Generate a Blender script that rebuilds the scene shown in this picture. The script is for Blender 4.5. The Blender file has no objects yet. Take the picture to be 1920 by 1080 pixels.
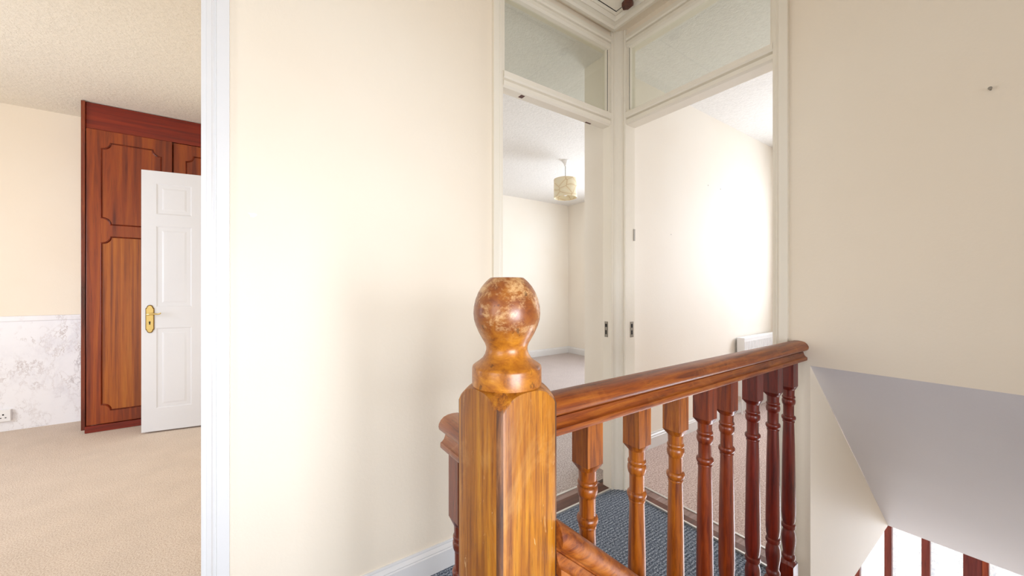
import bpy, bmesh, math, random
from mathutils import Vector, Matrix
random.seed(4)
S = bpy.context.scene
COL = S.collection
PI = math.pi

# ------------------------------------------------------------------ helpers
def lin(r, g, b):
    f = lambda c: (c/255/12.92) if c/255 <= 0.04045 else ((c/255+0.055)/1.055)**2.4
    return (f(r), f(g), f(b), 1)

class MB:
    """collects shapes (in world coordinates) and links them as one mesh object"""
    def __init__(s):
        s.v, s.f, s.sm = [], [], []
    def add(s, vs, fs, smooth=False):
        o = len(s.v)
        s.v += [tuple(p) for p in vs]
        s.f += [tuple(i+o for i in f) for f in fs]
        s.sm += [smooth]*len(fs)
        return s
    def box(s, x0, x1, y0, y1, z0, z1, M=None):
        vs = [Vector(p) for p in ((x0,y0,z0),(x1,y0,z0),(x1,y1,z0),(x0,y1,z0),(x0,y0,z1),(x1,y0,z1),(x1,y1,z1),(x0,y1,z1))]
        if M: vs = [M @ p for p in vs]
        return s.add(vs, [(0,3,2,1),(4,5,6,7),(0,1,5,4),(1,2,6,5),(2,3,7,6),(3,0,4,7)])
    def prism(s, poly, d, M=None, smooth=False, hole=None):
        """poly: closed list of 3-D points, swept by vector d"""
        n = len(poly)
        a = [Vector(p) for p in poly]; b = [p+Vector(d) for p in a]
        if M: a = [M @ p for p in a]; b = [M @ p for p in b]
        s.add(a+b, [(i, (i+1) % n, n+(i+1) % n, n+i) for i in range(n)], smooth)
        o = len(s.v)-2*n
        s.f += [tuple(o+i for i in reversed(range(n))), tuple(o+n+i for i in range(n))]; s.sm += [False, False]
        return s
    def lathe(s, prof, cx=0, cy=0, cz=0, n=32, M=None, caps=True):
        vs, fs = [], []
        for r, z in prof:
            for k in range(n):
                a = 2*PI*k/n
                vs.append(Vector((cx+r*math.cos(a), cy+r*math.sin(a), cz+z)))
        for i in range(len(prof)-1):
            for k in range(n):
                k2 = (k+1) % n
                fs.append((i*n+k, i*n+k2, (i+1)*n+k2, (i+1)*n+k))
        if M: vs = [M @ p for p in vs]
        s.add(vs, fs, True)
        o = len(s.v)-len(vs)
        if caps:
            s.f += [tuple(o+k for k in reversed(range(n))), tuple(o+(len(prof)-1)*n+k for k in range(n))]; s.sm += [False, False]
        return s
    def tube(s, pts, r, n=10):
        pts = [Vector(p) for p in pts]
        vs, fs = [], []
        rr = r if isinstance(r, (list, tuple)) else [r]*len(pts)
        for i, p in enumerate(pts):
            t = (pts[min(i+1, len(pts)-1)]-pts[max(i-1, 0)]).normalized()
            up = Vector((0,0,1)) if abs(t.z) < .9 else Vector((1,0,0))
            a = t.cross(up).normalized(); b = a.cross(t)
            for k in range(n):
                q = 2*PI*k/n
                vs.append(p+(a*math.cos(q)+b*math.sin(q))*rr[i])
        for i in range(len(pts)-1):
            for k in range(n):
                k2 = (k+1) % n
                fs.append((i*n+k, i*n+k2, (i+1)*n+k2, (i+1)*n+k))
        s.add(vs, fs, True)
        o = len(s.v)-len(vs)
        s.f += [tuple(o+k for k in range(n)), tuple(o+(len(pts)-1)*n+k for k in reversed(range(n)))]; s.sm += [False, False]
        return s
    def build(s, name, mat, parent=None, bevel=0, origin=None):
        me = bpy.data.meshes.new(name)
        off = Vector(origin) if origin else Vector((0,0,0))
        base = world_loc(parent) if parent else Vector((0,0,0))
        if parent and not origin: off = base
        me.from_pydata([Vector(p)-off for p in s.v], [], s.f)
        me.polygons.foreach_set('use_smooth', s.sm)
        bm = bmesh.new(); bm.from_mesh(me)
        bmesh.ops.recalc_face_normals(bm, faces=bm.faces)
        bm.to_mesh(me); bm.free()
        me.materials.append(mat)
        o = bpy.data.objects.new(name, me); COL.objects.link(o)
        if parent: o.parent = parent
        o.location = off-base if parent else off
        if any(s.sm):
            me.set_sharp_from_angle(angle=math.radians(38))
        if bevel:
            m = o.modifiers.new('bevel', 'BEVEL'); m.width = bevel; m.segments = 2; m.limit_method = 'ANGLE'; m.angle_limit = math.radians(40)
        return o

def world_loc(o):
    v = Vector((0,0,0))
    while o: v += Vector(o.location); o = o.parent
    return v

def tag(o, label=None, cat=None, group=None, kind=None):
    if label: o['label'] = label
    if cat: o['category'] = cat
    if group: o['group'] = group
    if kind: o['kind'] = kind
    return o
def empty(name, loc):
    o = bpy.data.objects.new(name, None); COL.objects.link(o); o.location = loc; o.empty_display_size = .1
    return o
def struct(name, mb, mat, bevel=0):
    return tag(mb.build(name, mat, None, bevel), kind='structure')

# ------------------------------------------------------------------ materials
def new_mat(name):
    m = bpy.data.materials.new(name); m.use_nodes = True
    nt = m.node_tree
    return m, nt, nt.nodes['Principled BSDF']
def N(nt, t, **kw):
    n = nt.nodes.new(t)
    for k, v in kw.items():
        if k in n.inputs: n.inputs[k].default_value = v
        else: setattr(n, k, v)
    return n
def ramp(nt, stops):
    r = nt.nodes.new('ShaderNodeValToRGB')
    e = r.color_ramp.elements
    while len(e) < len(stops): e.new(.5)
    for i, (p, c) in enumerate(stops): e[i].position = p; e[i].color = c
    return r
def coords(nt, scale=(1,1,1), loc=(0,0,0), vary=False):
    tc = N(nt, 'ShaderNodeTexCoord'); mp = N(nt, 'ShaderNodeMapping')
    mp.inputs['Scale'].default_value = scale; mp.inputs['Location'].default_value = loc
    if vary:
        oi = N(nt, 'ShaderNodeObjectInfo')
        ml = N(nt, 'ShaderNodeVectorMath', operation='SCALE'); ml.inputs[0].default_value = (7.3, 5.1, 9.7)
        nt.links.new(oi.outputs['Random'], ml.inputs['Scale'])
        ad = N(nt, 'ShaderNodeVectorMath', operation='ADD')
        nt.links.new(tc.outputs['Object'], ad.inputs[0]); nt.links.new(ml.outputs[0], ad.inputs[1])
        nt.links.new(ad.outputs[0], mp.inputs['Vector'])
    else:
        nt.links.new(tc.outputs['Object'], mp.inputs['Vector'])
    return mp.outputs['Vector']
def bump(nt, p, height, strength, dist=.01):
    b = N(nt, 'ShaderNodeBump', Strength=strength, Distance=dist)
    nt.links.new(height, b.inputs['Height']); nt.links.new(b.outputs['Normal'], p.inputs['Normal'])
def mixc(nt, fac, a, b, mode='MIX'):
    m = N(nt, 'ShaderNodeMix', data_type='RGBA', blend_type=mode)
    for sock, v in ((m.inputs[0], fac), (m.inputs[6], a), (m.inputs[7], b)):
        if hasattr(v, 'links'): nt.links.new(v, sock)
        else: sock.default_value = v
    return m.outputs[2]

def plain(name, col, rough=.5, metal=0, spec=.5):
    m, nt, p = new_mat(name)
    p.inputs['Base Color'].default_value = col; p.inputs['Roughness'].default_value = rough
    p.inputs['Metallic'].default_value = metal; p.inputs['Specular IOR Level'].default_value = spec
    return m
def paint(name, c1, c2, rough=.6, bscale=90, bstr=.06, spec=.3):
    m, nt, p = new_mat(name)
    n1 = N(nt, 'ShaderNodeTexNoise', Scale=1.3, Detail=3); nt.links.new(coords(nt), n1.inputs['Vector'])
    r = ramp(nt, [(.35, c1), (.65, c2)]); nt.links.new(n1.outputs['Fac'], r.inputs['Fac'])
    nt.links.new(r.outputs['Color'], p.inputs['Base Color'])
    n2 = N(nt, 'ShaderNodeTexNoise', Scale=bscale, Detail=4, Roughness=.6); nt.links.new(coords(nt), n2.inputs['Vector'])
    bump(nt, p, n2.outputs['Fac'], bstr, .01)
    p.inputs['Roughness'].default_value = rough; p.inputs['Specular IOR Level'].default_value = spec
    return m
def artex(name, c):
    m, nt, p = new_mat(name)
    n = N(nt, 'ShaderNodeTexNoise', Scale=55, Detail=3, Roughness=.7, Distortion=.4); nt.links.new(coords(nt), n.inputs['Vector'])
    r = ramp(nt, [(.38, tuple(x*.94 for x in c[:3])+(1,)), (.58, c)]); nt.links.new(n.outputs['Fac'], r.inputs['Fac'])
    nt.links.new(r.outputs['Color'], p.inputs['Base Color'])
    bump(nt, p, n.outputs['Fac'], .5, .012); p.inputs['Roughness'].default_value = .85
    p.inputs['Specular IOR Level'].default_value = .1
    return m
def carpet(name, dark, mid, light, scale=260, ribs=None):
    m, nt, p = new_mat(name)
    n = N(nt, 'ShaderNodeTexNoise', Scale=scale, Detail=3, Roughness=.75); nt.links.new(coords(nt), n.inputs['Vector'])
    r = ramp(nt, [(.36, dark), (.5, mid), (.66, light)]); nt.links.new(n.outputs['Fac'], r.inputs['Fac'])
    nl = N(nt, 'ShaderNodeTexNoise', Scale=6, Detail=3); nt.links.new(coords(nt), nl.inputs['Vector'])
    rl = ramp(nt, [(.3, (.93,.93,.93,1)), (.7, (1,1,1,1))]); nt.links.new(nl.outputs['Fac'], rl.inputs['Fac'])
    c = mixc(nt, 1.0, r.outputs['Color'], rl.outputs['Color'], 'MULTIPLY')
    h = n.outputs['Fac']
    if ribs:
        w = N(nt, 'ShaderNodeTexWave', Scale=ribs, Distortion=1.6, Detail=2); w.inputs['Detail Scale'].default_value = 30
        w.bands_direction = 'Y'
        nt.links.new(coords(nt), w.inputs['Vector'])
        rw = ramp(nt, [(.1, (.55,.58,.62,1)), (.75, (1.12,1.12,1.12,1))]); nt.links.new(w.outputs['Fac'], rw.inputs['Fac'])
        c = mixc(nt, .9, c, rw.outputs['Color'], 'MULTIPLY')
        ad = N(nt, 'ShaderNodeMath', operation='ADD'); nt.links.new(w.outputs['Fac'], ad.inputs[0]); nt.links.new(n.outputs['Fac'], ad.inputs[1]); h = ad.outputs[0]
    nt.links.new(c, p.inputs['Base Color'])
    bump(nt, p, h, .5, .006); p.inputs['Roughness'].default_value = .95; p.inputs['Specular IOR Level'].default_value = .05
    return m
def wood(name, dark, mid, light, axis='z', grain=38, rough=.32, coat=.35, patch=None, patch_amt=.5, vary=False, stretch=14, bumps=.12, fine=(.45,.75), scratch=False):
    """streaky varnished timber; patch = colour of worn areas"""
    m, nt, p = new_mat(name)
    sc = {'x': (grain/stretch, grain, grain), 'y': (grain, grain/stretch, grain), 'z': (grain, grain, grain/stretch)}[axis]
    v = coords(nt, sc, vary=vary)
    n = N(nt, 'ShaderNodeTexNoise', Scale=1, Detail=5, Roughness=.62, Distortion=.5); nt.links.new(v, n.inputs['Vector'])
    r = ramp(nt, [(.30, dark), (.5, mid), (.72, light)]); nt.links.new(n.outputs['Fac'], r.inputs['Fac'])
    col = r.outputs['Color']
    f = N(nt, 'ShaderNodeTexNoise', Scale=5.5, Detail=3, Roughness=.7); nt.links.new(v, f.inputs['Vector'])
    rf = ramp(nt, [(.30, (fine[0],)*3+(1,)), (.46, (1,1,1,1))]); nt.links.new(f.outputs['Fac'], rf.inputs['Fac'])
    col = mixc(nt, fine[1], col, rf.outputs['Color'], 'MULTIPLY')
    if patch:
        k = N(nt, 'ShaderNodeTexNoise', Scale=9, Detail=6, Roughness=.68, Distortion=.8); nt.links.new(coords(nt, (1,1,.45 if axis == 'z' else 1), vary=vary), k.inputs['Vector'])
        rk = ramp(nt, [(.52, (0,0,0,1)), (.66, (patch_amt,)*3+(1,))]); nt.links.new(k.outputs['Fac'], rk.inputs['Fac'])
        col = mixc(nt, rk.outputs['Color'], col, patch)
    if scratch:      # pale nicks and scrapes through the varnish
        q = N(nt, 'ShaderNodeTexNoise', Scale=1, Detail=4, Roughness=.75, Distortion=.9); nt.links.new(coords(nt, (90, 90, 16), (3,1,2)), q.inputs['Vector'])
        rq = ramp(nt, [(.66, (0,0,0,1)), (.70, (.75,.75,.75,1))]); nt.links.new(q.outputs['Fac'], rq.inputs['Fac'])
        col = mixc(nt, rq.outputs['Color'], col, lin(226,188,134))
        q2 = N(nt, 'ShaderNodeTexNoise', Scale=1, Detail=2, Roughness=.6); nt.links.new(coords(nt, (16, 16, 5), (1,4,7)), q2.inputs['Vector'])
        rq2 = ramp(nt, [(.35, (.72,.62,.5,1)), (.6, (1.06,1.06,1.06,1))]); nt.links.new(q2.outputs['Fac'], rq2.inputs['Fac'])
        col = mixc(nt, .8, col, rq2.outputs['Color'], 'MULTIPLY')
    nt.links.new(col, p.inputs['Base Color'])
    bump(nt, p, f.outputs['Fac'], bumps, .004)
    p.inputs['Roughness'].default_value = rough; p.inputs['Coat Weight'].default_value = coat; p.inputs['Coat Roughness'].default_value = .16
    return m
def worn_ball(name):
    m, nt, p = new_mat(name)
    v = coords(nt)
    n = N(nt, 'ShaderNodeTexNoise', Scale=30, Detail=8, Roughness=.72, Distortion=.35); nt.links.new(coords(nt, (1,1,1.6)), n.inputs['Vector'])
    base = ramp(nt, [(.28, lin(104,52,8)), (.45, lin(160,92,14)), (.6, lin(190,120,26)), (.75, lin(208,146,62))]); nt.links.new(n.outputs['Fac'], base.inputs['Fac'])
    k = N(nt, 'ShaderNodeTexNoise', Scale=26, Detail=9, Roughness=.78, Distortion=.3); nt.links.new(coords(nt, (1,1,1.3), (3.1,2,1)), k.inputs['Vector'])
    # handled, scuffed zone: the ball itself above the neck
    sx = N(nt, 'ShaderNodeSeparateXYZ'); tc = N(nt, 'ShaderNodeTexCoord'); nt.links.new(tc.outputs['Object'], sx.inputs[0])
    mr = N(nt, 'ShaderNodeMapRange'); mr.inputs['From Min'].default_value = 1.015; mr.inputs['From Max'].default_value = 1.04
    nt.links.new(sx.outputs['Z'], mr.inputs['Value'])
    rk = ramp(nt, [(.49, (0,0,0,1)), (.61, (.8,.8,.8,1))]); nt.links.new(k.outputs['Fac'], rk.inputs['Fac'])
    mu = N(nt, 'ShaderNodeMath', operation='MULTIPLY'); nt.links.new(rk.outputs['Color'], mu.inputs[0]); nt.links.new(mr.outputs['Result'], mu.inputs[1])
    red = mixc(nt, mr.outputs['Result'], base.outputs['Color'], mixc(nt, .55, base.outputs['Color'], lin(112,48,26)))
    col = mixc(nt, mu.outputs[0], red, lin(214,172,118))
    d = N(nt, 'ShaderNodeTexNoise', Scale=75, Detail=3, Roughness=.6); nt.links.new(coords(nt, (1,1,.6)), d.inputs['Vector'])
    rd = ramp(nt, [(.30, (.25,.22,.2,1)), (.37, (1,1,1,1))]); nt.links.new(d.outputs['Fac'], rd.inputs['Fac'])
    col = mixc(nt, .7, col, rd.outputs['Color'], 'MULTIPLY')
    nt.links.new(col, p.inputs['Base Color'])
    bump(nt, p, k.outputs['Fac'], .12, .004)
    p.inputs['Roughness'].default_value = .38; p.inputs['Coat Weight'].default_value = .3; p.inputs['Coat Roughness'].default_value = .2
    return m
def marble(name):
    m, nt, p = new_mat(name)
    out = None
    col = lin(243,243,246)
    for sc, lo, th, c, amt in ((2.6, (0,0,0), .016, lin(158,150,156), .8), (5, (2,5,1), .02, lin(176,162,158), .75), (10, (7,1,4), .022, lin(196,188,188), .6), (3.2, (4,9,2), .07, lin(226,225,231), .6)):
        n = N(nt, 'ShaderNodeTexNoise', Scale=sc, Detail=9, Roughness=.68, Distortion=.2); nt.links.new(coords(nt, (1.5,1,.8), lo), n.inputs['Vector'])
        s1 = N(nt, 'ShaderNodeMath', operation='SUBTRACT'); nt.links.new(n.outputs['Fac'], s1.inputs[0]); s1.inputs[1].default_value = .5
        ab = N(nt, 'ShaderNodeMath', operation='ABSOLUTE'); nt.links.new(s1.outputs[0], ab.inputs[0])
        k = N(nt, 'ShaderNodeTexNoise', Scale=sc*.8, Detail=3); nt.links.new(coords(nt, (1,1,1), (lo[1], lo[0], 3)), k.inputs['Vector'])
        rk = ramp(nt, [(.47, (0,0,0,1)), (.64, (amt,)*3+(1,))]); nt.links.new(k.outputs['Fac'], rk.inputs['Fac'])
        rr = ramp(nt, [(0, (1,1,1,1)), (th, (0,0,0,1))]); nt.links.new(ab.outputs[0], rr.inputs['Fac'])
        mu = N(nt, 'ShaderNodeMath', operation='MULTIPLY'); nt.links.new(rr.outputs['Color'], mu.inputs[0]); nt.links.new(rk.outputs['Color'], mu.inputs[1])
        col = mixc(nt, mu.outputs[0], col, c)
    nt.links.new(col, p.inputs['Base Color']); p.inputs['Roughness'].default_value = .3
    return m
def glass(name, tint):
    m, nt, p = new_mat(name)
    nt.nodes.remove(p)
    t = N(nt, 'ShaderNodeBsdfTransparent'); t.inputs['Color'].default_value = tint
    g = N(nt, 'ShaderNodeBsdfGlossy', Roughness=.03)
    lw = N(nt, 'ShaderNodeLayerWeight'); pw = N(nt, 'ShaderNodeMath', operation='POWER'); pw.inputs[1].default_value = 5
    nt.links.new(lw.outputs['Facing'], pw.inputs[0])
    ma = N(nt, 'ShaderNodeMath', operation='MULTIPLY_ADD'); ma.inputs[1].default_value = .9; ma.inputs[2].default_value = .05
    nt.links.new(pw.outputs[0], ma.inputs[0])
    mx = N(nt, 'ShaderNodeMixShader')
    nt.links.new(ma.outputs[0], mx.inputs[0]); nt.links.new(t.outputs[0], mx.inputs[1]); nt.links.new(g.outputs[0], mx.inputs[2])
    nt.links.new(mx.outputs[0], nt.nodes['Material Output'].inputs['Surface'])
    return m
def frosted(name, strength):
    m, nt, p = new_mat(name)
    v = N(nt, 'ShaderNodeTexVoronoi', Scale=55); nt.links.new(coords(nt, (1,1,1)), v.inputs['Vector'])
    n = N(nt, 'ShaderNodeTexNoise', Scale=70, Detail=4, Distortion=1); nt.links.new(coords(nt, (1,1,.8)), n.inputs['Vector'])
    r = ramp(nt, [(.36, (.66,.74,.82,1)), (.56, (.97,.99,1,1))]); nt.links.new(n.outputs['Fac'], r.inputs['Fac'])
    nt.links.new(r.outputs['Color'], p.inputs['Base Color'])
    nt.links.new(r.outputs['Color'], p.inputs['Emission Color']); p.inputs['Emission Strength'].default_value = strength
    bump(nt, p, n.outputs['Fac'], .5, .01); p.inputs['Roughness'].default_value = .25
    return m

M = {}
M['wall'] = paint('cream_wall_paint', lin(241,228,208), lin(243,232,214))
M['wall_pale'] = paint('pale_cream_wall_paint', lin(242,234,221), lin(244,238,227))
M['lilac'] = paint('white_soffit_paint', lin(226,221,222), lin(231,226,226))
M['ceil'] = artex('textured_white_ceiling', lin(240,238,234))
M['ceil_cream'] = artex('textured_cream_ceiling', lin(238,230,214))
M['gloss'] = paint('white_gloss_woodwork', lin(228,227,226), lin(233,232,231), rough=.25, bscale=30, bstr=.05, spec=.5)
M['gloss_old'] = paint('aged_cream_gloss', lin(237,229,212), lin(241,234,220), rough=.35, bscale=30, bstr=.08, spec=.5)
M['door'] = paint('white_door_paint', lin(216,217,220), lin(220,221,224), rough=.35, bscale=60, bstr=.03, spec=.4)
M['carpet_blue'] = carpet('blue_grey_corded_carpet', lin(60,67,78), lin(124,134,148), lin(202,208,216), 150, ribs=22)
M['carpet_beige'] = carpet('beige_twist_carpet', lin(196,174,156), lin(228,212,196), lin(244,234,222), 190)
M['carpet_grey'] = carpet('grey_brown_carpet', lin(150,136,130), lin(192,180,175), lin(224,215,212), 120)
M['carpet_pink'] = carpet('pinkish_beige_carpet', lin(164,138,128), lin(210,188,180), lin(236,222,216), 120)
M['newel'] = wood('worn_honey_newel', lin(122,62,4), lin(174,106,13), lin(196,134,30), 'z', 120, .46, .1, lin(206,152,80), .5, fine=(.36,.9), stretch=30, scratch=True)
M['arris'] = wood('rubbed_newel_arris', lin(52,28,14), lin(98,56,24), lin(146,96,52), 'z', 70, .6, .0, None, stretch=8)
M['ball'] = worn_ball('scuffed_ball_varnish')
M['rail'] = wood('brown_varnished_rail', lin(80,24,1), lin(132,60,5), lin(164,92,20), 'x', 90, .42, .1, lin(182,112,48), .3, fine=(.5,.7))
M['rail_y'] = wood('brown_varnished_short_rail', lin(92,32,6), lin(150,78,26), lin(176,108,50), 'y', 40, .36, .35, lin(190,130,82), .6)
M['rail_rake'] = wood('honey_varnished_stair_rail', lin(104,38,4), lin(158,82,14), lin(186,112,34), 'x', 80, .42, .15, lin(196,124,66), .4)
BAL = [wood('varnished_baluster_honey', lin(92,34,2), lin(148,76,8), lin(176,102,20), 'z', 90, .34, .2, None, vary=True),  # tones along the row: real stain wear plus uneven light put into the colour
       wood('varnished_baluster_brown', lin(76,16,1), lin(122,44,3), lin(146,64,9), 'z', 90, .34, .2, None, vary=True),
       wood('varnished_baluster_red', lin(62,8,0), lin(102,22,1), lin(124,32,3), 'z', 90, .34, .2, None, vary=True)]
M['gold'] = wood('golden_veneer', lin(110,44,4), lin(160,82,12), lin(182,108,28), 'z', 40, .4, .08, None, stretch=50, bumps=.03, fine=(.55,.8))
M['wardrobe'] = wood('mahogany_veneer', lin(88,24,0), lin(136,54,3), lin(160,78,11), 'z', 24, .4, .06, None, stretch=26, bumps=.04, fine=(.6,.7))
M['wardrobe_h'] = wood('mahogany_veneer_across', lin(88,16,1), lin(124,30,3), lin(142,44,6), 'x', 24, .4, .06, None, stretch=26, bumps=.04)
M['wardrobe_dark'] = wood('mahogany_moulding', lin(72,16,3), lin(108,34,8), lin(130,52,16), 'z', 24, .22, .5, None)
M['threshold'] = wood('dark_threshold_timber', lin(50,20,10), lin(92,44,26), lin(118,66,46), 'x', 24, .45, .2, None)
M['faded'] = wood('faded_mauve_timber', lin(110,84,78), lin(150,122,114), lin(176,152,146), 'x', 24, .5, .1, None)
M['metal'] = plain('aluminium_carpet_bar', lin(214,212,208), .35, .7)
M['steel'] = plain('worn_steel', lin(150,144,134), .42, .8)
M['black'] = plain('dark_slot', lin(22,18,14), .8)
M['brass'] = plain('polished_brass', lin(226,204,136), .25, .9)
M['brass_dark'] = plain('darkened_brass_edge', lin(120,92,44), .35, .8)
M['plastic'] = plain('white_plastic', lin(240,240,240), .35)
M['radiator'] = plain('white_radiator_enamel', lin(240,240,240), .35)
M['marble'] = marble('white_marble_laminate')
M['glass'] = glass('transom_glass', (.88,.89,.85,1))
M['frosted'] = frosted('obscure_glass_lit_by_day', .6)
M['mahog'] = wood('red_brown_joinery', lin(92,28,22), lin(126,50,40), lin(142,66,54), 'z', 20, .4, .3, None)
M['mahog_warm'] = wood('orange_brown_joinery', lin(110,32,10), lin(142,54,18), lin(160,72,30), 'z', 20, .4, .3, None)
M['catch'] = wood('dark_catch_timber', lin(50,18,8), lin(86,36,18), lin(108,52,30), 'z', 60, .5, .1, None)

def shade_mat():
    m, nt, p = new_mat('pleated_paper_lampshade')
    w = N(nt, 'ShaderNodeTexVoronoi', Scale=5.5, feature='DISTANCE_TO_EDGE'); nt.links.new(coords(nt, (1.4,1.4,2.0), (.3,.1,.4)), w.inputs['Vector'])
    r = ramp(nt, [(.006, lin(206,180,140)), (.03, lin(230,216,184)), (.3, lin(238,230,206))]); nt.links.new(w.outputs['Distance'], r.inputs['Fac'])
    nt.links.new(r.outputs['Color'], p.inputs['Base Color']); p.inputs['Roughness'].default_value = .8
    return m
M['shade'] = shade_mat()

# ------------------------------------------------------------------ the setting
ZC = 2.5          # ceilings
VA, UB = 1.36, 1.664     # planes of the door wall (y) and the end wall (x)
# landing floor (edge of the stairwell at y = .49)
mb = MB().box(-1.3, .42, -1.5, VA, -.19, 0).box(.42, UB, .49, VA, -.19, 0)
struct('floor', mb, M['carpet_blue'])
struct('floor_left', MB().box(-2.8, .09, 1.46, 4.58, -.19, 0.0).box(-.88, -.10, VA, 1.46, -.19, 0), M['carpet_beige'])
struct('floor_middle', MB().box(.80, 4.42, 1.56, 4.66, -.19, 0).box(.80, 1.735, 1.46, 1.56, -.19, 0), M['carpet_grey'])
struct('floor_right', MB().box(1.764, 4.3, .56, 1.56, -.19, 0).box(2.9, 4.3, -1.5, .56, -.19, 0), M['carpet_pink'])
struct('floor_hall', MB().box(-1.3, 4.6, -1.5, 2.2, -2.75, -2.6), M['carpet_beige'])

# walls
ob = struct('wall_back', MB().box(-1.4, -.88, VA, 1.46, 0, ZC).box(-.88, -.10, VA, 1.46, 2.0, ZC).box(-.10, .885, VA, 1.46, 0, ZC).box(.885, 1.735, VA, 1.41, 2.47, ZC), M['wall'])
struct('wall_end', MB().box(UB, 1.764, .489, .56, -.19, ZC).box(UB, 1.764, -1.5, .489, .817, ZC).box(UB, 1.735, .56, 1.30, 2.47, ZC), M['wall'])
# side of the stair bulkhead: its lower edge is the hall ceiling
struct('wall_stair_side', MB().prism([(1.764,.489,-.19),(1.764,.489,.817-.09),(2.83,.489,-.19)], (0,.071,0)), M['wall'])
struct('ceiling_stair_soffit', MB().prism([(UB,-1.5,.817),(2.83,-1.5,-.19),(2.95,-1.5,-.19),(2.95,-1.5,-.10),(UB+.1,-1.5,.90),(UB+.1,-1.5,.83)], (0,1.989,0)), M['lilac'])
struct('wall_stairwell', MB().box(.40, .42, -1.5, .49, -2.6, -.19).box(.42, UB, .49, .56, -2.6, -.19), M['wall'])
# wall with the landing window behind the camera
wx0, wx1, wz0, wz1 = -.55, .75, .30, 1.40
struct('wall_front', MB().box(-1.4, wx0, -1.6, -1.5, -2.6, ZC).box(wx1, 4.4, -1.6, -1.5, -2.6, ZC).box(wx0, wx1, -1.6, -1.5, -2.6, wz0).box(wx0, wx1, -1.6, -1.5, wz1, ZC), M['wall'])
struct('wall_landing_left', MB().box(-1.4, -1.3, -1.5, -.6, 0, ZC).box(-1.4, -1.3, .4, VA, 0, ZC).box(-1.4, -1.3, -.6, .4, 0, .8).box(-1.4, -1.3, -.6, .4, 1.8, ZC), M['wall'])  # opening made for the added fill window
# left bedroom
struct('wall_left_far', MB().box(-2.9, .19, 4.58, 4.68, 0, 2.52), M['wall'])
struct('wall_left_side', MB().box(.09, .19, 1.46, 4.58, 0, 2.52), M['wall'])
struct('wall_left_window', MB().box(-2.9, -2.8, 1.36, 1.9, 0, 2.52).box(-2.9, -2.8, 3.7, 4.68, 0, 2.52).box(-2.9, -2.8, 1.9, 3.7, 0, .5).box(-2.9, -2.8, 1.9, 3.7, 1.9, 2.52).box(-2.9, -1.4, 1.36, 1.46, 0, 2.52), M['wall'])
struct('ceiling_left', MB().box(-2.9, .19, 1.41, 4.68, 2.52, 2.6), M['ceil_cream'])
# middle bedroom
struct('wall_middle_far', MB().box(.70, 4.52, 4.66, 4.76, 0, ZC), M['wall_pale'])
struct('wall_middle_left', MB().box(.70, .80, 1.46, 4.66, 0, ZC), M['wall_pale'])
struct('wall_middle_right', MB().box(4.42, 4.52, 1.68, 2.1, 0, ZC).box(4.42, 4.52, 3.5, 4.66, 0, ZC).box(4.42, 4.52, 2.1, 3.5, 0, .85).box(4.42, 4.52, 2.1, 3.5, 2.1, ZC), M['wall_pale'])
wpart = struct('wall_partition', MB().box(1.735, 4.42, 1.56, 1.68, 0, ZC), M['wall_pale'])
struct('wall_stub', MB().box(1.735, 1.83, 1.41, 1.56, 0, ZC), M['wall_pale'])
# right bedroom
struct('wall_right_window', MB().box(4.3, 4.4, 1.2, 1.56, 0, ZC).box(4.3, 4.4, -1.5, .0, 0, ZC).box(4.3, 4.4, .0, 1.2, 0, .85).box(4.3, 4.4, .0, 1.2, 2.1, ZC), M['wall_pale'])
struct('ceiling', MB().box(-1.4, UB+.1, -1.6, VA+.05, ZC, 2.6), M['wall'])
struct('ceiling_middle', MB().box(.19, 4.52, VA+.05, 4.76, ZC, 2.6), M['ceil'])
struct('ceiling_right', MB().box(UB+.1, 4.4, -1.6, VA+.05, ZC, 2.6), M['ceil'])
# hall below
struct('ceiling_hall', MB().box(UB+.1, 4.7, .56, 2.2, -.24, -.19).box(2.95, 4.7, -1.5, .56, -.24, -.19).box(-1.3, UB+.1, .56, 2.2, -.24, -.19), M['wall'])
struct('wall_hall_left', MB().box(-1.3, 4.7, 2.2, 2.3, -2.6, -.19), M['wall'])
struct('wall_hall_end', MB().box(4.26, 4.36, -1.5, -.30, -2.6, -.24).box(4.26, 4.36, 1.30, 2.2, -2.6, -.24).box(4.26, 4.36, -.30, 1.30, -.6+.05, -.24), M['wall'])

# skirting boards: chamfered top with a bead
def skirt(name, p0, p1, nrm, mat, h=.10, t=.016):
    p0, p1, n = Vector(p0), Vector(p1), Vector(nrm)
    prof = [(0,0),(t,0),(t,h*.70),(t*.75,h*.73),(t*.9,h*.78),(t*.7,h*.84),(t*.4,h*.9),(t*.45,h*.94),(t*.35,h),(0,h)]
    poly = [p0+n*a+Vector((0,0,b)) for a, b in prof]
    struct(name, MB().prism(poly, p1-p0), mat)
skirt('baseboard_back', (-.056,VA,0), (.84,VA,0), (0,-1,0), M['gloss'])
skirt('baseboard_middle_far', (.80,4.66,0), (4.42,4.66,0), (0,-1,0), M['gloss'], .11)
skirt('baseboard_middle_right', (4.42,1.68,0), (4.42,4.66,0), (-1,0,0), M['gloss'], .11)
skirt('baseboard_right_far', (1.84,1.56,0), (4.3,1.56,0), (0,-1,0), M['gloss'], .10)

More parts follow.
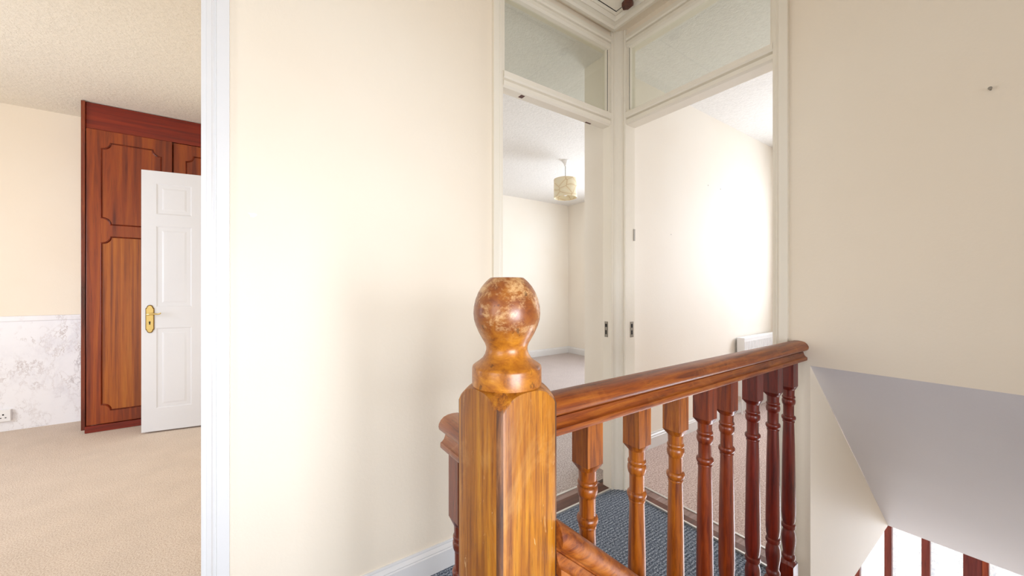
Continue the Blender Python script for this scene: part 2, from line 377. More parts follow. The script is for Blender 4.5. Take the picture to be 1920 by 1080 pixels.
# thresholds: brown boards with a bright carpet bar each side
struct('trim_1', MB().box(.885, 1.735, VA, 1.43, -.02, .006), M['threshold'])
struct('trim_9', MB().box(.885, 1.60, 1.43, 1.466, -.02, .005).box(1.708, 1.760, .60, 1.30, -.02, .005), M['faded'])
struct('trim_2', MB().box(UB, 1.708, .60, 1.30, -.02, .006), M['threshold'])
struct('trim_3', MB().box(.885, UB, VA-.010, VA+.000, .001, .009).box(UB-.010, UB+.000, .60, VA, .001, .009), M['metal'])
struct('trim_4', MB().box(.885, 1.60, 1.466, 1.478, .001, .009).box(1.760, 1.772, .60, 1.30, .001, .009), M['metal'])
# timber nosing along the stairwell edge
struct('trim_5', MB().box(.42, UB, .470, .575, -.03, .012), M['threshold'], .004)

# marble panel and its capping on the left bedroom wall
struct('trim_6', MB().box(-2.8, -1.03, 4.566, 4.58, 0, .842), M['marble'])
struct('trim_7', MB().box(-2.8, -1.03, 4.552, 4.58, .842, .882), M['marble'], .004)

# ---------- doorway at the left edge: architrave with a beaded inner edge
def architrave_y(mb, x0, x1, yf, z0, z1, inner):
    """vertical architrave on a wall facing -y, front face stepping down towards the opening side (inner = -1 left, 1 right)"""
    w = x1-x0
    pts = [(0,0),(0,-.018),(.55,-.018),(.60,-.012),(.72,-.015),(.80,-.010),(1,-.008),(1,0)]
    if inner < 0: pts = [(1-a, b) for a, b in reversed(pts)]
    mb.prism([(x0+a*w, yf+b, z0) for a, b in pts], (0,0,z1-z0))
mb = MB(); architrave_y(mb, -.1075, -.0557, VA, 0, 2.02, -1); mb.box(-.9325, -.0557, VA-.016, VA, 2.0, 2.055); architrave_y(mb, -.9325, -.88, VA, 0, 2.02, 1)
d1 = struct('door_1', mb, M['gloss'])
MB().box(-.12, -.10, VA, 1.47, 0, 2.0).box(-.88, -.86, VA, 1.47, 0, 2.0).box(-.86, -.12, VA, 1.47, 1.98, 2.0).build('lining', M['gloss'], d1)

fp = MB().prism([(-.003+.014*math.cos(a)*(.6+.4*math.sin(3*a+1)), VA-.0012, 1.318+.014*math.sin(a)*(.7+.3*math.cos(2*a))) for a in [2*PI*i/18 for i in range(18)]], (0,.001,0)).build('filler_patch', M['gloss'], ob)

# ---------- two glazed door screens meeting in the corner
# middle doorway (in the door wall)
mb = MB(); architrave_y(mb, .8415, .888, VA, 0, ZC, 1)
mb.box(.888, .900, VA, 1.41, 0, 2.47)
mb.box(1.600, 1.664, VA, 1.41, 0, ZC)             # closing stile
d2 = struct('door_2', mb, M['gloss_old'], .0015)
def moulded_bar_y(x0, x1, z0, z1, yf, yb):
    h = z1-z0
    pts = [(yb, z0), (yf+.004, z0), (yf-.006, z0+.10*h), (yf-.006, z0+.34*h), (yf+.004, z0+.36*h), (yf-.004, z0+.41*h), (yf+.005, z0+.46*h), (yf-.005, z0+.50*h), (yf-.010, z0+.60*h), (yf-.010, z0+.88*h), (yf+.010, z1), (yb, z1)]
    return MB().prism([(x0, y, z) for y, z in pts], (x1-x0, 0, 0))
def moulded_bar_x(y0, y1, z0, z1, xf, xb):
    h = z1-z0
    pts = [(xb, z0), (xf+.004, z0), (xf-.006, z0+.10*h), (xf-.006, z0+.34*h), (xf+.004, z0+.36*h), (xf-.004, z0+.41*h), (xf+.005, z0+.46*h), (xf-.005, z0+.50*h), (xf-.010, z0+.60*h), (xf-.010, z0+.88*h), (xf+.010, z1), (xb, z1)]
    return MB().prism([(x, y0, z) for x, z in pts], (0, y1-y0, 0))
moulded_bar_y(.900, 1.605, 1.985, 2.060, VA, 1.41).build('transom_bar', M['gloss_old'], d2)
tr = moulded_bar_y(.900, 1.605, 2.405, 2.475, VA, 1.41).build('head_rail', M['gloss_old'], d2)
MB().box(.900, 1.600, 1.383, 1.389, 2.055, 2.41).build('glass_pane', M['glass'], d2)
MB().box(.900, .912, VA+.006, 1.40, 2.06, 2.405).box(1.588, 1.600, VA+.006, 1.40, 2.06, 2.405).box(1.5985, 1.6002, VA+.001, VA+.006, 2.06, 2.41).build('glazing_bead', M['gloss_old'], d2)
MB().box(1.5870, 1.5881, VA+.0055, VA+.0085, 2.066, 2.400).build('dark_gap', M['black'], d2)
MB().box(1.008, 1.030, 1.372, 1.398, 1.9845, 1.9862).build('chipped_notch', M['catch'], d2)
MB().box(1.455, 1.495, 1.398, 1.409, 1.9845, 1.9862).build('chipped_notch', M['catch'], d2)
pl = MB().box(1.5975, 1.6005, 1.374, 1.396, .83, .915).build('strike_plate', M['steel'], d2)
MB().box(1.5970, 1.5990, 1.379, 1.391, .885, .903).box(1.5970, 1.5990, 1.381, 1.390, .845, .868).build('keep_slot', M['black'], pl)
# right doorway (in the end wall)
mb = MB()
pts = [(0,0),(0,-.018),(.55,-.018),(.60,-.012),(.72,-.015),(.80,-.010),(1,-.008),(1,0)]
mb.prism([(UB+b, .5537+a*.0528, 0) for a, b in pts], (0,0,ZC))
mb.box(UB, 1.735, .594, .6065, 0, 2.47).box(UB, 1.735, 1.300, VA, 0, ZC)
d3 = struct('door_3', mb, M['gloss_old'], .0015)
moulded_bar_x(.6065, 1.300, 1.985, 2.060, UB, 1.735).build('transom_bar', M['gloss_old'], d3)
moulded_bar_x(.6065, 1.300, 2.405, 2.475, UB, 1.735).build('head_rail', M['gloss_old'], d3)
MB().box(1.690, 1.696, .6065, 1.300, 2.055, 2.41).build('glass_pane', M['glass'], d3)
MB().box(UB+.006, 1.72, 1.287, 1.300, 2.06, 2.405).box(UB+.006, 1.72, .6065, .619, 2.06, 2.405).build('glazing_bead', M['gloss_old'], d3)
MB().box(UB+.0055, UB+.0085, 1.2863, 1.2871, 2.066, 2.400).build('dark_gap', M['black'], d3)
pl = MB().box(1.694, 1.720, 1.2975, 1.3005, .83, .915).build('strike_plate', M['steel'], d3)
MB().box(1.699, 1.712, 1.2970, 1.299, .882, .903).box(1.700, 1.711, 1.2970, 1.299, .845, .868).build('keep_slot', M['black'], pl)
MB().box(1.722, 1.734, 1.2972, 1.3005, 1.36, 1.425).build('bolt_keep', M['steel'], d3)
# corner post: little quarter mouldings running up the meeting of the two screens
mb = MB()
prof = [(UB,VA),(1.600,VA),(1.600,VA-.010),(1.612,VA-.013),(1.618,VA-.009),(1.624,VA-.020),(1.634,VA-.026),(UB-.026,1.330),(UB-.020,1.320),(UB-.009,1.315),(UB-.013,1.309),(UB-.010,1.300),(UB,1.300)]
mb.prism([(x, y, 0) for x, y in prof], (0,0,ZC))
struct('trim_8', mb, M['gloss_old'])

# ---------- loft hatch in the landing ceiling
hx, hy = 1.600, 1.335
lh = empty('loft_hatch', (hx-.35, hy-.35, ZC)); tag(lh, 'cream painted loft hatch in the ceiling above the corner of the glazed doorways', 'loft hatch')
def ring(mb, x0, x1, y0, y1, prof):
    """mitred frame: prof = list of (inset, z)"""
    n = len(prof); vs, fs = [], []
    for a, z in prof:
        vs += [(x0+a,y0+a,z),(x1-a,y0+a,z),(x1-a,y1-a,z),(x0+a,y1-a,z)]
    for i in range(n-1):
        for k in range(4):
            k2 = (k+1) % 4; fs.append((i*4+k, i*4+k2, (i+1)*4+k2, (i+1)*4+k))
    mb.add(vs, fs); return mb
ring(MB(), hx-.72, hx, hy-.72, hy, [(0,ZC),(0,ZC-.018),(.020,ZC-.022),(.030,ZC-.016),(.052,ZC-.014),(.060,ZC-.020),(.066,ZC-.010),(.072,ZC)]).build('frame', M['gloss_old'], lh)
ring(MB(), hx-.72+.073, hx-.073, hy-.72+.073, hy-.073, [(0,ZC),(0,ZC-.004),(.006,ZC-.006),(.022,ZC-.003),(.022,ZC)]).build('inner_bead', M['gloss_old'], lh)
pn = MB().box(hx-.72+.102, hx-.102, hy-.72+.102, hy-.102, ZC-.008, ZC).build('panel', M['gloss_old'], lh)
MB().box(hx-.72+.094, hx-.094, hy-.72+.094, hy-.094, ZC-.0045, ZC-.0005).box(hx-.72, hx, hy, hy+.003, ZC-.004, ZC-.0005).build('dark_gap', M['black'], lh)
MB().prism([(1.465,1.150,ZC-.03),(1.490,1.132,ZC-.03),(1.515,1.142,ZC-.03),(1.518,1.177,ZC-.03),(1.500,1.194,ZC-.03),(1.475,1.182,ZC-.03)], (0,0,.022)).build('catch', M['catch'], lh, .004)['label'] = 'dark brown wooden catch'

# ------------------------------------------------------------------ banister
NX, NY = .347, .513
ban = tag(empty('banister', (NX, NY, 0)), 'varnished wooden banister with a ball-topped newel post and turned spindles along the landing edge', 'banister')
# newel: square shaft whose top is turned down to a round shoulder
def newel():
    s, n, rot = .120, 96, math.radians(3.5)
    mb = MB(); vs, fs = [], []
    rc, zc = .0572, .941
    def R(a):
        c, d = abs(math.cos(a)), abs(math.sin(a)); r = s/2/max(c, d)
        return min(r, .0820)        # slightly eased arrises
    def zs(r): t = (r-rc)/(.084-rc); return zc-.004*t-.026*t**1.6
    rings = []
    for zf in ('b', 't', 'm', 'c'):
        rg = []
        for k in range(n):
            a = 2*PI*k/n + PI/4; r = R(a); 
            if zf == 'b': rr, z = r, -.35
            elif zf == 't': rr, z = r, zs(r)-.003
            elif zf == 'm': rr, z = rc+(r-rc)*.86, zs(rc+(r-rc)*.86)
            else: rr, z = rc, zc
            rg.append(len(vs)); vs.append((NX+rr*math.cos(a+rot), NY+rr*math.sin(a+rot), z))
        rings.append(rg)
    for i in range(3):
        for k in range(n):
            k2 = (k+1) % n; fs.append((rings[i][k], rings[i][k2], rings[i+1][k2], rings[i+1][k]))
    fs.append(tuple(reversed(rings[0])))
    mb.add(vs, fs, True)
    mb.f.append(tuple(rings[3])); mb.sm.append(False)
    return mb
nw = newel().build('newel_post', M['newel'], ban)
nw.data.materials.append(M['arris'])
for p in nw.data.polygons:
    a = (math.atan2(p.center.y, p.center.x)-math.radians(3.5)) % (PI/2)
    if abs(a-PI/4) < math.radians(2.4) and p.center.z < .93 and abs(p.normal.z) < .6: p.material_index = 1; nw['label'] = 'worn golden newel post with a ball finial'
prof = [(.0572,.940),(.0576,.944),(.0576,.968),(.0566,.972),(.0535,.9745),(.047,.979),(.0405,.9845),(.0365,.991),(.0345,.998),(.0345,1.003),(.0365,1.009),(.041,1.0165),(.0465,1.0265),(.0515,1.038),(.0545,1.048),(.0555,1.058),(.0548,1.069),(.0522,1.081),(.0475,1.093),(.0415,1.103),(.0345,1.111),(.0295,1.1155),(.0275,1.117),(.0255,1.1173),(.001,1.1173)]
MB().lathe(prof, NX, NY, 0, 64).build('ball_finial', M['ball'], nw)

# handrail section: (half width, depth below the crown)
RP = [(0,0),(.012,-.001),(.021,-.004),(.028,-.010),(.032,-.017),(.033,-.023),(.0315,-.029),(.027,-.0335),(.022,-.0352),(.0140,-.0360),(.0132,-.0390),(.0170,-.0405),(.0180,-.046),(.0205,-.052),(.0245,-.0562),(.0280,-.0578),(.0288,-.0605),(.0288,-.0675),(.0275,-.070)]
RPF = RP+[(-a, b) for a, b in reversed(RP[1:])]
RY, RZ = .526, .905
MB().prism([(.400, RY+a, RZ+b) for a, b in RPF], (UB-.400-.002, 0, 0), smooth=True).build('handrail', M['rail'], ban)

# turned spindles
def spindle_mesh(name, zt, zb=.118, floor=0.0, h=.0215, mat=None, tb=.748):
    """square block (rail to zt), turned shaft, square foot"""
    mb = MB()
    def block(z0, z1, cham_low, cham_high):
        b = .013
        mb.box(-h, h, -h, h, z0+(b if cham_low else 0), z1-(b if cham_high else 0))
        if cham_low:
            q = .0185
            vs = [(-h,-h,z0+b),(h,-h,z0+b),(h,h,z0+b),(-h,h,z0+b)]+[(q*math.cos(a), q*math.sin(a), z0) for a in [PI*1.25+i*PI/8 for i in range(16)]]
            fs = []
            for c in range(4):
                idx = [4+((c*4+i) % 16) for i in range(5)]
                c2 = (c+1) % 4
                # corner c fans over two arcs either side, edge quads between corners
                fs += [(c, c2, idx[2])]
                fs += [(c, idx[i+1], idx[i]) for i in range(2)]
                fs += [(c2, idx[i+1], idx[i]) for i in range(2, 4)]
            mb.add(vs, fs)
        if cham_high:
            q = .0185
            vs = [(-h,-h,z1-b),(h,-h,z1-b),(h,h,z1-b),(-h,h,z1-b)]+[(q*math.cos(a), q*math.sin(a), z1) for a in [PI*1.25+i*PI/8 for i in range(16)]]
            fs = []
            for c in range(4):
                idx = [4+((c*4+i) % 16) for i in range(5)]
                c2 = (c+1) % 4
                fs += [(c, c2, idx[2])]
                fs += [(c, idx[i], idx[i+1]) for i in range(2)]
                fs += [(c2, idx[i], idx[i+1]) for i in range(2, 4)]
            mb.add(vs, fs)
    top = zt
    block(tb-.013, top, True, False)
    block(floor, zb+.002, False, True)
    t = tb-.013
    L = lambda z: t-z
    pr = [(.0180,zb),(.0190,zb+.004),(.0205,zb+.010),(.0205,zb+.016),(.0180,zb+.021),(.0165,zb+.026),(.0185,zb+.042),(.0212,zb+.062),(.0216,zb+.080),(.0200,zb+.096),(.0165,zb+.108),(.0160,zb+.112),(.0205,zb+.115),(.0215,zb+.121),(.0205,zb+.127),(.0170,zb+.130),(.0195,zb+.142),(.0212,zb+.165),(.0212,zb+.20),
          (.0185,t-.20),(.0165,t-.122),(.0162,t-.116),(.0178,t-.1155),(.0182,t-.113),(.0176,t-.1105),(.0168,t-.1100),(.0172,t-.1085),(.0198,t-.1060),(.0214,t-.1015),(.0216,t-.0985),(.0208,t-.0945),(.0185,t-.0920),(.0164,t-.0910),(.0162,t-.088),(.0163,t-.056),(.0168,t-.0535),(.0184,t-.0515),(.0200,t-.0460),(.0206,t-.0400),(.0200,t-.0345),(.0184,t-.0320),(.0172,t-.0312),(.0186,t-.0300),(.0200,t-.0270),(.0200,t-.0245),(.0188,t-.0215),(.0174,t-.0205),(.0176,t-.012),(.0180,t)]
    mb.lathe(pr, 0, 0, 0, 24)
    return mb
proto = {}
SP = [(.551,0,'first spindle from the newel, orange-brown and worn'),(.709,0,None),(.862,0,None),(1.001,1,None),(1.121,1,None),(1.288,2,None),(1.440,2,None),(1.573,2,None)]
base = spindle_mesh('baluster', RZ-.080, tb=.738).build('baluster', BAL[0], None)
me0 = base.data
for i, (x, k, lab) in enumerate(SP):
    if i == 0: o = base
    else:
        o = base.copy(); COL.objects.link(o)
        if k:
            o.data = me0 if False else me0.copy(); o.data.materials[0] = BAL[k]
    o.parent = ban; o.location = (x-NX, RY-NY, .012)
    o.scale = (1, 1, 1)
    if k == 2: o['label'] = 'darker red-brown spindle'

# raked stair handrail leaving the newel downwards
ang = math.radians(41.4); d = Vector((math.cos(ang), 0, -math.sin(ang))); up = Vector((math.sin(ang), 0, math.cos(ang)))
x0 = .407; z0 = .704+(.429-x0)*math.tan(ang)
sec = [Vector((x0, .474+a, z0+b/math.cos(ang))) for a, b in RPF]
MB().prism(sec, d*2.55, smooth=True).build('stair_handrail', M['rail_rake'], ban)
# short lower rail behind the newel
SX, SZ = .361, .824
MB().prism([(SX+a, .565, SZ+b) for a, b in RPF], (0, .183, 0), smooth=True).build('short_handrail', M['rail_y'], ban)
sb = spindle_mesh('short_baluster', SZ-.066, tb=.619).build('short_baluster', BAL[1], None)
sb.parent = ban; sb.location = (SX-NX, .700-NY, 0.0)

# ------------------------------------------------------------------ staircase under the bulkhead (below the landing edge)
mb = MB()
n = 13; rise = 2.6/n; go = .226
for i in range(n-1):
    x = .42+i*go
    mb.box(x, x+go+.02, -1.5, .489, -2.6, -(i+1)*rise)
struct('floor_stairs', mb, M['carpet_blue'])

# ------------------------------------------------------------------ front door screen down in the hall
fd = tag(empty('window_1', (4.3, .5, -2.6)), kind='structure')
ux = 4.28
def V(r): return r*ux
bars = [(.2175, .0105, 'mahog'), (.172, .0100, 'mahog'), (.1235, .0105, 'mahog')]
MB().box(4.30, 4.312, -.30, 1.30, -2.6, -.55).build('glass_pane', M['frosted'], fd)
for r, w, m in bars:
    MB().box(4.255, 4.335, V(r-w/2), V(r+w/2), -2.6, -.55).build('mullion', M[m], fd, .003)
MB().box(4.255, 4.335, V(.0600), V(.0805), -2.6, -.55).build('mullion', M['mahog'], fd, .003)
MB().box(4.225, 4.335, V(.0530), V(.0598), -2.6, -.55).build('mullion', M['mahog_warm'], fd, .003)['label'] = 'orange-brown post'
MB().box(4.255, 4.335, V(.000), V(.011), -2.6, -.55).build('mullion', M['mahog'], fd, .003)
MB().box(4.245, 4.34, -.30, 1.30, -.60, -.53).build('head_rail', M['mahog'], fd, .003)
MB().box(4.245, 4.34, -.30, 1.30, -2.6, -2.45).build('sill', M['mahog'], fd, .003)

# ------------------------------------------------------------------ wardrobe
WX, WY = -1.063, 4.17
wd = tag(empty('wardrobe', (WX+.5, WY+.2, 0)), 'fitted mahogany wardrobe with notched-corner panelled doors beside the marble wall panel', 'wardrobe')
WR = .088
MB().box(WX, WX+.022, WY-.022, 4.575, .024, 2.515).build('side_panel', M['wardrobe_dark'], wd, .002)
MB().box(WX+.022, WR, WY-.004, WY+.016, 2.318, 2.515).build('top_panel', M['wardrobe_h'], wd, .002)
MB().box(WX+.022, WR, WY-.034, WY-.010, 0.002, .052).build('plinth', M['wardrobe_h'], wd, .002)
MB().box(WX+.022, WR, WY+.020, 4.575, .05, 2.315).build('carcass', M['wardrobe_dark'], wd)
def notched(x0, x1, z0, z1, c):
    """rectangle whose corners are scooped by concave arcs with little shoulders"""
    pts = []
    for (cx, cz, a0) in ((x1, z1, PI), (x0, z1, 1.5*PI), (x0, z0, 0), (x1, z0, .5*PI)):
        arc = [(cx+c*math.cos(a0+t*PI/2), cz+c*math.sin(a0+t*PI/2)) for t in [i/6 for i in range(7)]]
        pts += list(reversed(arc)) if False else arc[::-1]
    return pts
def panel_ring(mb, x0, x1, z0, z1, c, y, w=.012, t=.008):
    a = notched(x0, x1, z0, z1, c); b = notched(x0+w, x1-w, z0+w, z1-w, c)
    m_ = notched(x0+w/2, x1-w/2, z0+w/2, z1-w/2, c)
    n = len(a)
    vs = [(p[0], y, p[1]) for p in a]+[(p[0], y-t, p[1]) for p in m_]+[(p[0], y, p[1]) for p in b]
    fs = []
    for i in range(n):
        j = (i+1) % n
        fs += [(i, j, n+j, n+i), (n+i, n+j, 2*n+j, 2*n+i)]
    mb.add(vs, fs)
def wardrobe_door(x0, x1, yf):
    dr = MB().box(x0, x1, yf, yf+.018, .056, 2.312).build('door', M['wardrobe'], wd, .003)
    mb = MB()
    panel_ring(mb, x0+.075, x1-.062, 1.585, 2.225, .05, yf+.0005)
    panel_ring(mb, x0+.075, x1-.062, .150, 1.50, .05, yf+.0005)
    mb.build('moulding', M['wardrobe_dark'], dr)
    for z0_, z1_, m_, nm in ((1.585, 2.225, M['wardrobe'], 'upper_panel'), (.150, 1.50, M['gold'], 'lower_panel')):
        o = MB().prism([(a, yf-.0012, b) for a, b in notched(x0+.085, x1-.072, z0_+.010, z1_-.010, .05)], (0, .001, 0)).build(nm, m_, dr)
        if nm == 'lower_panel': o['label'] = 'golden brown lower door panel'
    return dr
wardrobe_door(WX+.028, WX+.512, WY-.026)
wardrobe_door(WX+.518, WX+.996, WY-.008)
MB().box(WX+1.0, WR, WY-.008, WY+.01, .056, 2.312).build('filler_strip', M['wardrobe'], wd)

# ------------------------------------------------------------------ open six-panel door in the left bedroom
ph = math.atan2(-.1623, .9867)
D = Matrix.Translation((-.688, 3.88, 0)) @ Matrix.Rotation(ph, 4, 'Z')
DW, DZ0, DZ1 = .762, .012, 1.99
pd = tag(empty('panel_door', (-.688, 3.88, 0)), 'white six-panel door with a brass lever, standing open in front of the wardrobe', 'door')
mb = MB()
T = .030
xs = [(.086,.2965),(.4655,.676)]
zs_ = [(.185,.795),(.955,1.572),(1.662,1.895)]
mb.box(0, DW, .005, .005+T, DZ0, DZ1, D)
# raised frame around each panel (stiles and rails) front and back
for yf, yb in ((0,.005),(.005+T,.010+T)):
    for a, b in ((0,.086),(.2965,.4655),(.676,DW)): mb.box(a, b, yf, yb, DZ0, DZ1, D)
    for a, b in xs:
        for z0_, z1_ in ((DZ0,.185),(.795,.955),(1.572,1.662),(1.895,DZ1)): mb.box(a, b, yf, yb, z0_, z1_, D)
leaf = mb.build('leaf', M['door'], pd)
for a, b in xs:
    for z0_, z1_ in zs_:
        q = MB()
        # sunk ogee then a raised field
        rings_ = [(0,.0003),(.010,.0065),(.018,.0075),(.022,.0075),(.044,.0018),(.050,.0018)]
        for side in (0, 1):
            vs, fs = [], []
            for ins, y in rings_:
                yy = y if side == 0 else (.010+T)-y
                vs += [D @ Vector((a+ins, yy, z0_+ins)), D @ Vector((b-ins, yy, z0_+ins)), D @ Vector((b-ins, yy, z1_-ins)), D @ Vector((a+ins, yy, z1_-ins))]
            for i in range(len(rings_)-1):
                for k in range(4):
                    k2 = (k+1) % 4; fs.append((i*4+k, i*4+k2, (i+1)*4+k2, (i+1)*4+k))
            l = (len(rings_)-1)*4; fs.append((l, l+1, l+2, l+3))
            q.add(vs, fs)
        q.build('panel', M['door'], pd)
# the sheet behind the panels must not hide their sunken fields: the leaf core is thinned to y .009-.031 there by its own recess
def plate_outline(w, z0_, z1_, ox, y):
    pts = []
    for i in range(9): a = PI*i/8; pts.append((ox+(w*.36)*math.cos(a), y, z1_-.018+.018*math.sin(a)))
    pts += [(ox-w*.40, y, z1_-.020),(ox-w/2, y, z1_-.026),(ox-w/2, y, z0_+.026),(ox-w*.40, y, z0_+.020)]
    for i in range(9): a = PI+PI*i/8; pts.append((ox+(w*.36)*math.cos(a), y, z0_+.018+.018*math.sin(a)))
    pts += [(ox+w*.40, y, z0_+.020),(ox+w/2, y, z0_+.026),(ox+w/2, y, z1_-.026),(ox+w*.40, y, z1_-.020)]
    return pts
hx_ = .050
hd = MB().prism(plate_outline(.050, .760, .972, hx_, -.004), (0,.004,0), D).build('handle', M['brass_dark'], pd); hd['label'] = 'brass lever handle on a long backplate'
MB().prism(plate_outline(.041, .766, .966, hx_, -.006), (0,.003,0), D).build('backplate', M['brass'], hd)
lv = MB().tube([D @ Vector(p) for p in ((hx_,-.005,.902),(hx_,-.030,.902),(hx_-.001,-.042,.902),(hx_+.008,-.047,.903),(hx_+.025,-.047,.906),(hx_+.045,-.046,.905),(hx_+.06,-.046,.903),(hx_+.072,-.047,.906),(hx_+.076,-.048,.913))], [.009,.008,.008,.0085,.007,.0055,.005,.0055,.004], 12)
lv.build('lever', M['brass'], hd)
kh = MB().prism([D @ Vector((hx_+.0055*math.cos(a), -.0075, .842+.0055*math.sin(a))) for a in [2*PI*i/14 for i in range(14)]], D.to_3x3() @ Vector((0,.002,0))).prism([D @ Vector(p) for p in ((hx_-.003,-.0075,.840),(hx_+.003,-.0075,.840),(hx_+.004,-.0075,.824),(hx_-.004,-.0075,.824))], D.to_3x3() @ Vector((0,.002,0)))
kh.build('keyhole', M['black'], hd)

# ------------------------------------------------------------------ double socket on the marble panel
sk = tag(empty('plug_socket', (-1.60, 4.566, .124)), 'white double plug socket low on the marble wall panel', 'plug socket')
MB().box(-1.672, -1.526, 4.540, 4.566, .080, .168).build('face_plate', M['plastic'], sk, .003)
for ox in (-1.636, -1.562):
    for a, b, c, d_ in ((-.004, .004, .128, .138), (-.016, -.008, .106, .112), (.008, .016, .106, .112)):
        MB().box(ox+a, ox+b, 4.5385, 4.5405, c, d_).build('pin_hole', M['black'], sk)
for ox in (-1.605, -1.593): MB().box(ox-.005, ox+.005, 4.536, 4.5405, .142, .158).build('switch', M['plastic'], sk, .001)

# ------------------------------------------------------------------ pendant lamp in the middle bedroom
LX, LY = 2.815, 3.015
pl = tag(empty('pendant_lamp', (LX, LY, ZC)), 'drum pendant lamp with a cream veined shade hanging in the middle bedroom', 'pendant lamp')
MB().lathe([(.004,-.062),(.012,-.060),(.016,-.040),(.034,-.016),(.044,-.006),(.044,0)], LX, LY, ZC, 24).build('ceiling_rose', M['plastic'], pl)
MB().lathe([(.0035,-.31),(.0035,-.05)], LX, LY, ZC, 10).build('flex', M['steel'], pl)
sh = MB().lathe([(.126,2.088),(.126,2.292),(.1235,2.292),(.1235,2.088),(.126,2.088)], LX, LY, 0, 48, caps=False).build('lamp_shade', M['shade'], pl)
mb = MB().lathe([(.012,2.20),(.018,2.205),(.018,2.25),(.006,2.26)], LX, LY, 0, 16)
for k in range(3):
    a = 2*PI*k/3+.3; mb.tube([(LX, LY, 2.235), (LX+.124*math.cos(a), LY+.124*math.sin(a), 2.285)], .002, 6)
mb.build('lamp_holder', M['plastic'], sh)
bl = MB().lathe([(.010,2.20),(.016,2.19),(.029,2.16),(.030,2.145),(.024,2.122),(.010,2.112),(.001,2.111)], LX, LY, 0, 20).build('bulb', M['plastic'], sh)

# ------------------------------------------------------------------ radiator in the right bedroom
RX0, RX1, RYF = 3.47, 4.20, 1.478
rd = tag(empty('radiator', ((RX0+RX1)/2, 1.52, .16)), 'white ribbed panel radiator on the pale wall of the right bedroom', 'radiator')
mb = MB(); xx = []; npan = 24; pitch = (RX1-RX0)/npan
poly = []
for i in range(npan):
    x = RX0+i*pitch
    poly += [(x, RYF+.010), (x+pitch*.30, RYF+.010), (x+pitch*.42, RYF), (x+pitch*.88, RYF)]
poly += [(RX1, RYF+.010), (RX1, RYF+.026), (RX0, RYF+.026)]
mb.prism([(a, b, .185) for a, b in poly], (0,0,.455))
mb.box(RX0, RX1, RYF+.002, RYF+.026, .16, .19).box(RX0, RX1, RYF+.002, RYF+.026, .632, .665)
mb.build('front_panel', M['radiator'], rd, .0015)
MB().box(RX0, RX1, RYF+.026, RYF+.062, .655, .668).build('top_grille', M['radiator'], rd)
MB().box(RX0-.004, RX0, RYF+.001, RYF+.062, .16, .668).build('side_panel', M['radiator'], rd)
MB().box(RX0+.03, RX1-.03, RYF+.058, 1.548, .30, .55).build('bracket', M['radiator'], rd)
MB().tube([(RX0+.03, RYF+.035, .165), (RX0+.03, RYF+.035, .0)], .008, 10).build('pipe', M['radiator'], rd)

# ------------------------------------------------------------------ small marks and fixings
hk = tag(MB().tube([(UB+.004,.0866,1.645),(UB-.012,.0866,1.646)], .0022, 8).lathe([(.0042,-.001),(.0042,.001)], 0,0,0, 12, Matrix.Translation((UB-.012,.0866,1.646)) @ Matrix.Rotation(PI/2,4,'Y')).build('wall_nail', M['steel']), 'small grey nail stuck in the blank wall above the stairwell', 'nail')

for nx, nz in ((3.02, 1.93), (3.22, 1.93), (2.50, 1.49)):
    MB().lathe([(.004,-.001),(.004,.001)], 0, 0, 0, 10, Matrix.Translation((nx, 1.56, nz)) @ Matrix.Rotation(PI/2, 4, 'X')).build('nail_hole', M['steel'], wpart)

# ------------------------------------------------------------------ windows out of frame (behind the camera, in the bedrooms, and one added as fill)
def window(name, axis, c, a0, a1, z0, z1, inward):
    w = tag(empty(name, (c, (a0+a1)/2, z0) if axis == 'x' else ((a0+a1)/2, c, z0)), kind='structure')
    mb = MB(); f = .05
    def bx(p0, p1, q0, q1):
        if axis == 'x': mb.box(c-.03, c+.03, p0, p1, q0, q1)
        else: mb.box(p0, p1, c-.03, c+.03, q0, q1)
    bx(a0, a0+f, z0, z1); bx(a1-f, a1, z0, z1); bx(a0, a1, z0, z0+f); bx(a0, a1, z1-f, z1); bx((a0+a1)/2-.025, (a0+a1)/2+.025, z0, z1)
    mb.build('window_frame', M['gloss'], w)
    return w
window('window_2', 'y', -1.55, wx0, wx1, wz0, wz1, 1)
window('window_3', 'x', -2.85, 1.9, 3.7, .5, 1.9, 1)
window('window_4', 'x', 4.47, 2.1, 3.5, .85, 2.1, -1)
window('fill_window', 'x', -1.35, -.6, .4, .8, 1.8, 1)  # unseen window added to brighten the end wall and newel
window('window_5', 'x', 4.35, 0, 1.2, .85, 2.1, -1)

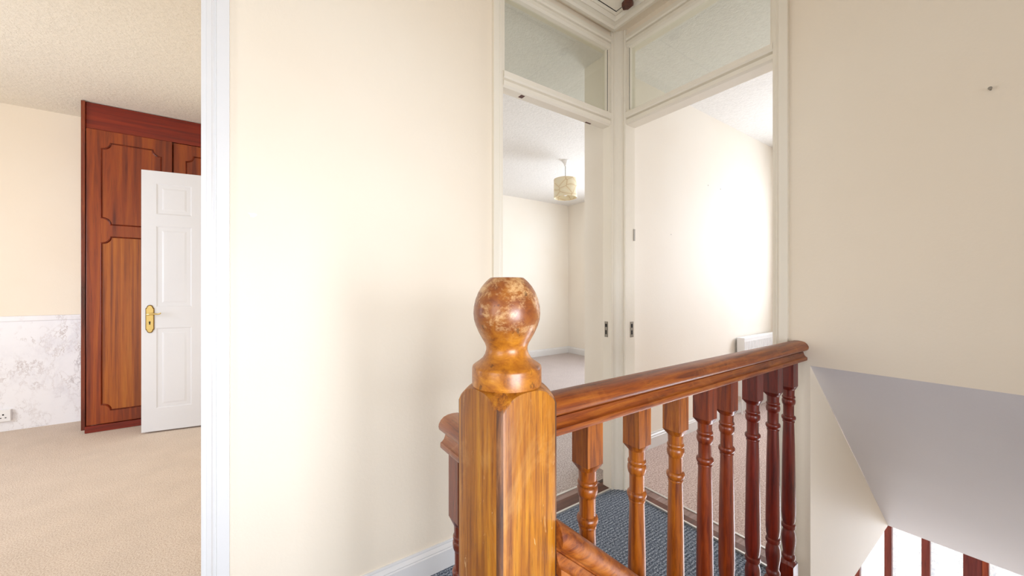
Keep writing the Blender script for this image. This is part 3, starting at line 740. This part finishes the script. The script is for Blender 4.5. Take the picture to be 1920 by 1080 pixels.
def area(name, loc, rot, sx, sy, power, col, spread=180):
    l = bpy.data.lights.new(name, 'AREA'); l.shape = 'RECTANGLE'; l.size = sx; l.size_y = sy; l.energy = power; l.color = col
    l.spread = math.radians(spread)
    o = bpy.data.objects.new(name, l); COL.objects.link(o); o.location = loc; o.rotation_euler = rot
    return o
DAY = (.84, .90, 1.0)
area('daylight_landing', ((wx0+wx1)/2, -1.66, (wz0+wz1)/2), (math.radians(90), 0, 0), wx1-wx0, wz1-wz0, 24, DAY, 85)
area('fill_landing_side', (-1.45, -.1, 1.3), (0, math.radians(-90), 0), 1.0, 1.0, 14, DAY)      # added fill light for the end wall and newel
area('daylight_left', (-2.95, 2.8, 1.2), (0, math.radians(-90), 0), 1.3, 1.8, 50, DAY)                 # faces +x
area('daylight_middle', (4.56, 2.8, 1.45), (0, math.radians(90), 0), 1.2, 1.4, 66, DAY)                 # faces -x
area('daylight_right', (4.44, .6, 1.45), (0, math.radians(90), 0), 1.2, 1.2, 47, DAY)
def lamp(name, loc, power, col, r=.06):
    l = bpy.data.lights.new(name, 'POINT'); l.energy = power; l.color = col; l.shadow_soft_size = r
    o = bpy.data.objects.new(name, l); COL.objects.link(o); o.location = loc
area('hall_daylight', (4.2, .4, -1.5), (0, math.radians(90), 0), 1.6, 1.4, 76, DAY)

w = bpy.data.worlds.new('sky'); S.world = w; w.use_nodes = True
bg = w.node_tree.nodes['Background']; bg.inputs['Color'].default_value = (.78,.88,1,1); bg.inputs['Strength'].default_value = 1.2

# ------------------------------------------------------------------ camera
cam = bpy.data.cameras.new('camera'); co = bpy.data.objects.new('camera', cam); COL.objects.link(co)
cam.sensor_width = 36; cam.lens = 697/1920*36; cam.clip_start = .02
co.location = (0, 0, 1.10)
co.rotation_euler = (math.radians(90), 0, -math.atan2(.5717, .8205))
S.camera = co
S.view_settings.view_transform = 'Standard'; S.view_settings.look = 'None'; S.view_settings.gamma = 1; S.view_settings.use_curve_mapping = False
S.view_settings.exposure = 0.03
S.cycles.max_bounces = 10; S.cycles.diffuse_bounces = 6
S.cycles.sample_clamp_indirect = 6
